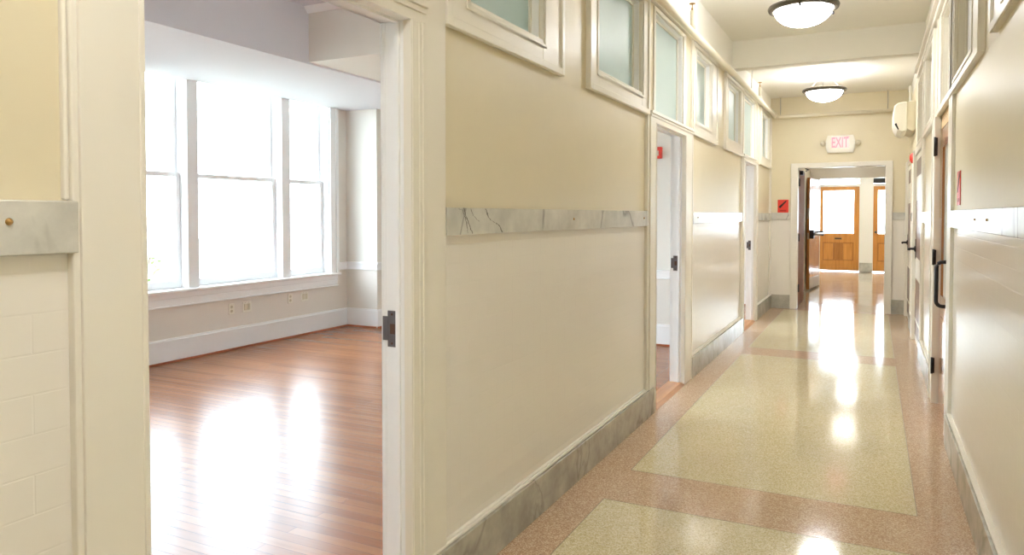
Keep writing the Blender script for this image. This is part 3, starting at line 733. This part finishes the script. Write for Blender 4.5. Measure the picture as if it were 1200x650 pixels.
def triple_window(y0, y1, label):
    wn[0] += 1
    d = thing('window_%d' % wn[0], (RW, (y0+y1)/2, TZ0), label, 'window', None, 'structure')
    m1, m2 = y0+.685, y1-.685-.13           # mullion lower y
    c = MB()
    # casing at the sides, mullions, stool, apron
    c.box(RW-.004, RW+.022, y1, y1+.115, TZ0-.02, TZ1+.012, 'roomtrim'); c.box(RW-.004, RW+.022, y0-.115, y0, TZ0-.02, TZ1+.012, 'roomtrim')
    c.box(RW+.02, RW+.034, y1+.09, y1+.14, TZ0-.02, TZ1+.012, 'roomtrim'); c.box(RW+.02, RW+.034, y0-.14, y0-.09, TZ0-.02, TZ1+.012, 'roomtrim')
    for m in (m1, m2): c.box(RW-.2, RW+.012, m, m+.13, TZ0, TZ1, 'roomtrim')
    for p, q in ((y0, y0+.012), (y1-.012, y1)): c.box(RW-.24, RW, p, q, TZ0, TZ1, 'roomtrim')
    part(c, 'casing', d, .004)
    s = MB()
    s.box(RW-.24, RW+.065, y0-.15, y1+.15, TZ0-.028, TZ0+.002, 'roomtrim')
    part(s, 'sill', d, .008)
    s = MB()
    s.box(RW-.004, RW+.03, y0-.12, y1+.12, TZ0-.085, TZ0-.028, 'roomtrim'); s.box(RW-.004, RW+.02, y0-.12, y1+.12, TZ0-.15, TZ0-.085, 'roomtrim'); s.box(RW-.004, RW+.036, y0-.12, y1+.12, TZ0-.165, TZ0-.15, 'roomtrim')
    part(s, 'apron', d, .005)
    for a, b in ((y0+.012, m1), (m1+.13, m2), (m2+.13, y1-.012)):
        zm = 1.81
        lo = MB(); ring(lo, RW-.135, RW-.095, a+.002, b-.002, TZ0+.004, zm+.03, .045, 'roomtrim', wb=.075, wt=.04); l_ = part(lo, 'sash', d, .003)
        g = MB(); g.box(RW-.118, RW-.113, a+.045, b-.045, TZ0+.078, zm-.01, 'glass'); part(g, 'glass', l_)
        up = MB(); ring(up, RW-.185, RW-.145, a+.002, b-.002, zm-.01, TZ1-.002, .045, 'roomtrim', wb=.04, wt=.05); u_ = part(up, 'sash', d, .003)
        g = MB(); g.box(RW-.168, RW-.163, a+.045, b-.045, zm+.03, TZ1-.05, 'glass'); part(g, 'glass', u_)
    return d
triple_window(4.28, 7.055, 'large triple sash window with white frame in the near room')
triple_window(.55, 3.33, 'second triple sash window of the near room hidden by the near wall')

def room_base(mb, pts):
    """White tall baseboard along a polyline of (x, y), room on the left-hand side."""
    for (p, q) in zip(pts, pts[1:]):
        dx, dy = q[0]-p[0], q[1]-p[1]; L = math.hypot(dx, dy); nx, ny = -dy/L, dx/L
        for (t0, t1, z0, z1, m) in ((-.004, .02, .0, .20, 'roomtrim'), (-.004, .026, .20, .215, 'roomtrim'), (-.004, .014, .215, .232, 'roomtrim'), (.0, .036, .0, .018, 'shoe')):
            e = .0
            xs_ = [p[0]+nx*t0, p[0]+nx*t1, q[0]+nx*t0, q[0]+nx*t1]; ys_ = [p[1]+ny*t0, p[1]+ny*t1, q[1]+ny*t0, q[1]+ny*t1]
            if abs(dx) > abs(dy): x0, x1 = min(p[0], q[0])-.0, max(p[0], q[0])+.0; y0, y1 = min(ys_), max(ys_)
            else: y0, y1 = min(p[1], q[1]), max(p[1], q[1]); x0, x1 = min(xs_), max(xs_)
            mb.box(x0, x1, y0, y1, z0+.004, z1+.004, m)
def chair_rail(mb, p, q):
    dx, dy = q[0]-p[0], q[1]-p[1]; L = math.hypot(dx, dy); nx, ny = -dy/L, dx/L
    for t1, z0, z1 in ((.016, .73, .825), (.028, .80, .825), (.022, .73, .745)):
        xs_ = sorted((p[0], q[0], p[0]+nx*t1, q[0]+nx*t1)); ys_ = sorted((p[1], q[1], p[1]+ny*t1, q[1]+ny*t1))
        mb.box(xs_[0]-.002, xs_[-1]+.002, ys_[0]-.002, ys_[-1]+.002, z0, z1, 'roomtrim')
# walking so that the room lies to the left: from the window wall north end ... use explicit order
b = MB(); room_base(b, [(RW, 7.38), (RW, RS)]); struct(b.build('baseboard_window'), 'tall white baseboard under the triple window', 'baseboard')
b = MB(); room_base(b, [(-5.572, 7.38), (RW, 7.38)]); room_base(b, [(-5.572, RN), (-5.572, 7.36)]); struct(b.build('baseboard_pier'), 'tall white baseboard round the corner pier', 'baseboard')
b = MB(); room_base(b, [(LBK, RN), (-5.572, RN)]); struct(b.build('baseboard_room_end'), 'tall white baseboard of the end wall seen through the middle doorway', 'baseboard')
t = MB(); chair_rail(t, (RW, 7.38), (RW, 7.20)); chair_rail(t, (-5.572, 7.38), (RW, 7.38)); chair_rail(t, (-5.572, RN), (-5.572, 7.354)); next_trim(t.build('trim', bevel=.003), 'white chair rail round the corner pier', 'chair rail')
t = MB(); chair_rail(t, (LBK, RN), (-5.572, RN)); next_trim(t.build('trim', bevel=.003), 'white chair rail on the wall seen through the middle doorway', 'chair rail')

# outlets under the window
def outlet(y, z, wide, label):
    o = thing('wall_outlet', (RW, y, z), label, 'outlet', 'wall outlets under the triple window')
    p = MB(); hw = .06 if wide else .037
    p.box(RW+.0, RW+.007, y-hw, y+hw, z-.058, z+.058, 'wplastic'); part(p, 'cover_plate', o, .003)
    if wide:
        for yy in (y-.024, y+.024):
            s = MB(); s.box(RW+.006, RW+.011, yy-.017, yy+.017, z-.034, z+.034, 'gplastic'); s.lathe([(.004, 0), (.004, .0015)], (RW+.007, yy, z+.047), 'steel', 8, 'X'); part(s, 'jack_insert', o, .001)
    else:
        for zz in (z-.022, z+.022):
            s = MB(); s.lathe([(.017, 0), (.017, .003), (.016, .004)], (RW+.006, y, zz), 'gplastic', 20, 'X')
            for yy in (y-.006, y+.006): s.box(RW+.0095, RW+.0105, yy-.0012, yy+.0012, zz-.003, zz+.006, 'dark')
            part(s, 'socket', o)
    return o
outlet(5.50, .432, False, 'white wall outlet under the window, single plate nearest the camera')
outlet(5.71, .432, True, 'wide white double plate under the window, nearer the camera')
outlet(6.36, .455, False, 'white single wall outlet under the far part of the window')
outlet(6.60, .455, True, 'wide white double plate nearest the room corner pier')

# fire alarm on the room's end wall
o = thing('wall_mounted_fire_alarm', (-2.10, RN, 2.09), 'red fire alarm strobe high on the wall through the middle doorway', 'fire alarm')
p = MB(); p.box(-2.155, -2.05, RN-.045, RN, 2.03, 2.155, 'red'); part(p, 'housing', o, .006)
p = MB(); p.box(-2.125, -2.08, RN-.062, RN-.043, 2.06, 2.115, 'wplastic'); part(p, 'strobe_lens', o, .006, 'clear white lens')

# room behind the third doorway
w = MB(); wall_grid(w, 'X', -6.3, -6.05, 7.88, 12.0, 0, 3.4, [(8.5, 11.2, .7, 2.9)], lambda u, z, s: 'roomwall'); struct(w.build('wall_far_room'), 'outer wall of the room behind the third doorway', 'wall')
w = MB(); w.box(-6.1, LBK, 11.86, 11.98, 0, 3.4, 'roomwall'); struct(w.build('wall_far_room'), 'pale wall seen through the third doorway', 'wall')
c = MB(); c.box(-6.3, LBK, 7.88, 12.0, 3.24, 3.4, 'roomceil'); struct(c.build('ceiling'), 'ceiling of the room behind the third doorway', 'ceiling')
b = MB(); room_base(b, [(LBK, 11.86), (-6.05, 11.86)]); struct(b.build('baseboard_far_room'), 'white baseboard seen through the third doorway', 'baseboard')

# ------------------------------------------------------------------ pendants
def make_pendant(drop, label, loc, group='bowl pendants along the hall', glass='lamp'):
    """Origin at the ceiling; the ring hangs 'drop' below."""
    o = thing('pendant_lamp', loc, label, 'lamp', group)
    O = Vector(loc)
    def B(mb, name, lab=None, bev=0):
        me = mb
        bmesh.ops.translate(me.bm, verts=me.bm.verts, vec=O)
        return part(me, name, o, bev, lab)
    R = .262
    m = MB(); m.lathe([(R-.052, -drop-.022), (R-.03, -drop-.030), (R-.006, -drop-.018), (R, -drop), (R-.008, -drop+.014), (R-.03, -drop+.018), (R-.052, -drop+.006)], (0,0,0), 'bronze', 64, closed=True); rg = B(m, 'ring', 'dark bronze ring')
    for k in range(3):
        a = 2*PI*k/3 + 2.6
        m = MB(); m.lathe([(.004, -drop-.052), (.010, -drop-.046), (.010, -drop-.036), (.006, -drop-.022)], ((R-.026)*math.cos(a), (R-.026)*math.sin(a), 0), 'black', 12); bmesh.ops.translate(m.bm, verts=m.bm.verts, vec=O); part(m, 'finial', rg)
    # glass bowl: shell with thickness, open on top
    prof = []; rb = R-.047; dep = .135
    for k in range(13):
        t = k/12; prof.append((max(.0004, rb*math.sin((1-t)*PI/2)), -drop-.012-dep*math.sin(t*PI/2)))
    inner = [(max(.0003, (r-.006)), z+.006) for r, z in prof[::-1]]
    m = MB(); m.lathe(prof + inner, (0,0,0), glass, 64, closed=True); B(m, 'glass_bowl', 'glowing white glass bowl')
    m = MB(); m.lathe([(.0005, 0), (.068, 0), (.068, -.008), (.05, -.018), (.02, -.022), (.0005, -.022)], (0,0,0), 'cangrey', 32); B(m, 'canopy', 'pale ceiling canopy')
    for k in range(3):
        a = 2*PI*k/3 + 2.6
        m = MB(); m.tube([(.05*math.cos(a), .05*math.sin(a), -.02), ((R-.03)*math.cos(a), (R-.03)*math.sin(a), -drop+.012)], .004, 'bronze', 8); B(m, 'suspension_rod', 'thin steel rod')
    return o
make_pendant(.315, 'larger looking bowl pendant with bronze ring before the beam', (-.51, 6.10, CF))
make_pendant(.21, 'bowl pendant with bronze ring between beam and exit sign', (-.575, 9.95, CB))
make_pendant(.315, 'added bowl pendant lighting the near end of the hall, unseen above the view', (-.5, .3, CF))  # unseen lamp, added to brighten the near walls
make_pendant(.16, 'bowl pendant in the passage behind the end doorway', (-.45, 14.6, 2.68), 'pendants beyond the end doorway', 'lampdim')
make_pendant(.3, 'added unseen bowl pendant lighting the lobby before the oak doors', (-.5, 18.0, 3.0), 'pendants beyond the end doorway')  # out of sight, added because the lobby was too dark

# ------------------------------------------------------------------ sprinkler pipe
PX, PZ = -1.335, 2.905
o = thing('sprinkler_pipe', (PX, 5, PZ), 'cream sprinkler pipe running along the left wall and across the end wall', 'pipe')
m = MB(); pts = [(PX, YB+.02, PZ), (PX, YE-.19, PZ)] + [(PX+.10-.10*math.cos(t), YE-.19+.10*math.sin(t), PZ) for t in (.4, .8, 1.2, PI/2)] + [(.26, YE-.09, PZ)]
m.tube(pts, .027, 'pipe', 14); part(m, 'pipe_run', o)
m = MB(); m.tube([(PX, YE-.36, PZ), (PX, YE-.20, PZ)], .036, 'pipe', 14); part(m, 'coupling', o)
for y in (5.95, 9.85):
    zt = (CF if y < 8.4 else CB)
    m = MB(); m.tube([(PX, y, PZ), (PX, y, PZ+.17)], .017, 'pipe', 10); m.tube([(PX, y, PZ+.02), (PX, y, PZ+.05)], .026, 'pipe', 10); s_ = part(m, 'riser', o)
    m = MB(); m.lathe([(.008, .17), (.008, .19), (.004, .195), (.004, .22), (.024, .222), (.024, .228), (.003, .23)], (PX, y, PZ), 'brass', 14); part(m, 'sprinkler_head', s_, 0, 'brass sprinkler head')
for (x, y) in ((PX, 9.15), (PX, 2.0), (-1.28, YE-.09), (.16, YE-.09)):
    zt = (CF if y < 8.4 else CB)
    m = MB(); m.tube([(x, y, PZ+.02), (x, y, zt)], .005, 'steel', 8); m.tube([(x, y, zt-.012), (x, y, zt)], .02, 'pipe', 10); part(m, 'hanger_rod', o, 0, 'thin hanger rod')

# ------------------------------------------------------------------ exit sign
ex, ey, ez = -.452, YE, 2.465
o = thing('exit_sign', (ex, ey, ez), 'white exit sign with pink red letters above the end doorway', 'sign')
hw, hh = .172, .128
m = MB(); m.prism([(ex-hw, ez-hh), (ex+hw, ez-hh), (ex+hw+.025, ez-.05), (ex+hw+.025, ez+.05), (ex+hw, ez+hh), (ex-hw, ez+hh), (ex-hw-.025, ez+.05), (ex-hw-.025, ez-.05)], 'Y', ey-.055, ey-.0, 'wplastic'); part(m, 'housing', o, .006)
m = MB(); m.box(ex-.125, ex+.12, ey-.0585, ey-.054, ez-.06, ez+.105, 'pinkface'); part(m, 'face_plate', o, 0, 'face with the pink glow of the letters in its colour')  # glow around the letters put into the plate's colour and emission
cu = bpy.data.curves.new('exit_text', 'FONT'); cu.body = 'EXIT'; cu.align_x = 'CENTER'; cu.align_y = 'CENTER'; cu.size = .185; cu.extrude = .0015; cu.offset = .003
tmp = bpy.data.objects.new('exit_text', cu); col.objects.link(tmp)
bpy.context.view_layer.update()
me = bpy.data.meshes.new_from_object(tmp.evaluated_get(bpy.context.evaluated_depsgraph_get()))
bpy.data.objects.remove(tmp)
vx = [v.co.x for v in me.vertices]; vy = [v.co.y for v in me.vertices]
wx, wy = max(vx)-min(vx), max(vy)-min(vy); cx, cy = (max(vx)+min(vx))/2, (max(vy)+min(vy))/2
for v in me.vertices: v.co = Vector(((v.co.x-cx)/wx*.226 - .0025, -.0600 - v.co.z, (v.co.y-cy)/wy*.15 + .0225))
me.materials.clear(); me.materials.append(M['exitred'])
to = bpy.data.objects.new('lettering', me); col.objects.link(to); to.parent = o; to['label'] = 'red EXIT lettering'
for s in (-1, 1):
    m = MB(); m.tube([(ex+s*(hw+.02), ey-.03, ez+.01), (ex+s*(hw+.045), ey-.03, ez+.01)], .018, 'gplastic', 12)
    m.lathe([(.02, .03), (.034, .01), (.036, -.03), (.030, -.042), (.0005, -.045)], (ex+s*(hw+.06), ey-.045, ez+.01), 'gplastic', 20, 'Y'); part(m, 'side_lamp', o, 0, 'small beige lamp head')

# ------------------------------------------------------------------ red signs
def red_sign(loc, label, axis):
    o = thing('safety_sign', loc, label, 'sign', 'red safety signs')
    x, y, z = loc
    def bx(a0, a1, z0, z1, t0, t1, m, mb):
        if axis == 'Y': mb.box(x+a0, x+a1, y-t1, y-t0, z+z0, z+z1, m)
        else: mb.box(x-t1, x-t0, y+a0, y+a1, z+z0, z+z1, m)
    p = MB(); bx(-.078, .078, -.098, .098, 0, .005, 'red', p); part(p, 'plate', o, .001)
    # black slanted device
    p = MB(); a = math.radians(46 if axis == 'Y' else -46)
    L, W_ = .072, .011
    poly = [(-L, -W_*1.5), (L*.75, -W_*.9), (L, -W_*.4), (L, W_*.4), (L*.75, W_*.9), (-L, W_*1.5)]
    poly = [(u*math.cos(a)-v*math.sin(a)-.002, u*math.sin(a)+v*math.cos(a)+.03) for u, v in poly]
    if axis == 'Y': p.prism([(x+u, z+v) for u, v in poly], 'Y', y-.0065, y-.0045, 'dark')
    else: p.prism([(y+u, z+v) for u, v in poly], 'X', x-.0065, x-.0045, 'dark')
    part(p, 'slanted_mark', o, 0, 'black slanted mark')
    p = MB(); bx(-.045, .045, -.078, -.058, .0045, .006, 'redd', p); part(p, 'caption_band', o, 0, 'dark red band')
    return o
red_sign((-1.24, YE, 1.557), 'red sign with black slanted mark beside the end doorway', 'Y')
red_sign((RPX, 4.90, 1.575), 'red sign seen edge on above the marble rail near the wood door', 'X')

# hall fire strobe
o = thing('wall_mounted_fire_alarm', (RPX, 10.05, 2.11), 'rounded red fire alarm above the second door casing, below the air conditioner', 'fire alarm')
m = MB(); m.lathe([(.0005, -.062), (.035, -.058), (.06, -.04), (.068, -.015), (.068, 0)], (RPX, 10.05, 2.11), 'red', 28, 'X'); part(m, 'dome', o)
m = MB(); m.lathe([(.075, -.008), (.075, 0)], (RPX, 10.05, 2.11), 'wplastic', 28, 'X'); part(m, 'back_plate', o, 0, 'white back plate')

# ------------------------------------------------------------------ air conditioner on the right wall
ay0, ay1 = 10.05, 10.90
o = thing('air_conditioner', (RPX, (ay0+ay1)/2, 2.46), 'white wall air conditioner high beside the end wall', 'air conditioner')
m = MB(); m.prism([(RPX, 2.455), (.40, 2.44), (.345, 2.47), (.34, 2.78), (.355, 2.80), (RPX, 2.80)], 'Y', ay0+.0, ay1, 'gplastic'); part(m, 'back_case', o, .006, 'beige rear case')
pr = [(.346, 2.80), (.30, 2.80), (.245, 2.785), (.212, 2.755), (.20, 2.70), (.20, 2.58), (.212, 2.52), (.245, 2.462), (.29, 2.435), (.346, 2.445)]
m = MB(); m.prism(pr, 'Y', ay0-.006, ay1+.006, 'wplastic'); part(m, 'front_shell', o, .012)
m = MB(); m.prism([(.222, 2.512), (.214, 2.53), (.232, 2.545), (.262, 2.468), (.252, 2.458)], 'Y', ay0-.008, ay0+.3, 'dark'); part(m, 'air_outlet', o, 0, 'dark air outlet slot')
m = MB(); m.tube([(.40, ay0+.5, 2.79), (.40, ay0+.5, 3.0), (.40, ay0+.58, 3.06), (.40, ay0+.9, 3.06)], .018, 'wplastic', 12); part(m, 'pipe_cover', o)

# ------------------------------------------------------------------ outside
g = MB(); g.box(-60, -6.4, -40, 60, -1.0, -.9, 'ground'); struct(g.build('ground'), 'greenish grey ground outside the triple window', 'ground')
o = thing('shrub', (-9.2, 6.45, -.9), 'faint leafy shrub outside the lower corner of the triple window', 'shrub')
m = MB()
for k in range(7):
    a = k*.9; m.tube([(-9.2, 6.45, -.9), (-9.2+.12*math.cos(a), 6.45+.12*math.sin(a), -.1), (-9.2+.35*math.cos(a), 6.45+.4*math.sin(a), .75+.1*(k % 3))], .012, 'bark', 6)
part(m, 'stems', o)
m = MB()
for k in range(420):
    a = random.random()*2*PI; r = .5*math.sqrt(random.random()); h = random.uniform(.1, 1.0-.9*r*r)
    c = Vector((-9.2+r*math.cos(a), 6.45+r*math.sin(a), h)); d1 = Vector((random.gauss(0,1), random.gauss(0,1), random.gauss(0,.6))).normalized()*.055
    d2 = d1.cross(Vector((random.gauss(0,1), random.gauss(0,1), 1))).normalized()*.02
    m.quad([c-d1, c+d2, c+d1, c-d2], 'leaf')
part(m, 'foliage', o)

# ------------------------------------------------------------------ world, camera
wd = bpy.data.worlds.new('World'); sc.world = wd; wd.use_nodes = True
bg = wd.node_tree.nodes['Background']; bg.inputs[0].default_value = (.77, .885, 1.0, 1); bg.inputs[1].default_value = SKY

F, VPX, VPY, PITCH = 850.0, 1024.0, 252.0, math.radians(1.5)
yaw = math.atan((VPX-600)*math.cos(PITCH)/F)
cam = bpy.data.cameras.new('camera'); co = bpy.data.objects.new('camera', cam); col.objects.link(co)
cam.sensor_width = 36; cam.lens = F/1200*36; cam.clip_start = .02; cam.clip_end = 200
cam.shift_y = ((VPY+F*math.tan(PITCH))-325)/1200
co.location = (0, 0, 1.42); co.rotation_euler = (PI/2-PITCH, 0, yaw)
sc.camera = co
sc.view_settings.view_transform = 'Standard'; sc.view_settings.look = 'None'
sc.view_settings.gamma = 1; sc.view_settings.exposure = 1.5; sc.view_settings.use_curve_mapping = False
sc.cycles.max_bounces = 14; sc.cycles.diffuse_bounces = 8; sc.cycles.glossy_bounces = 5; sc.cycles.transparent_max_bounces = 12
sc.cycles.use_denoising = True; sc.cycles.sample_clamp_indirect = 8
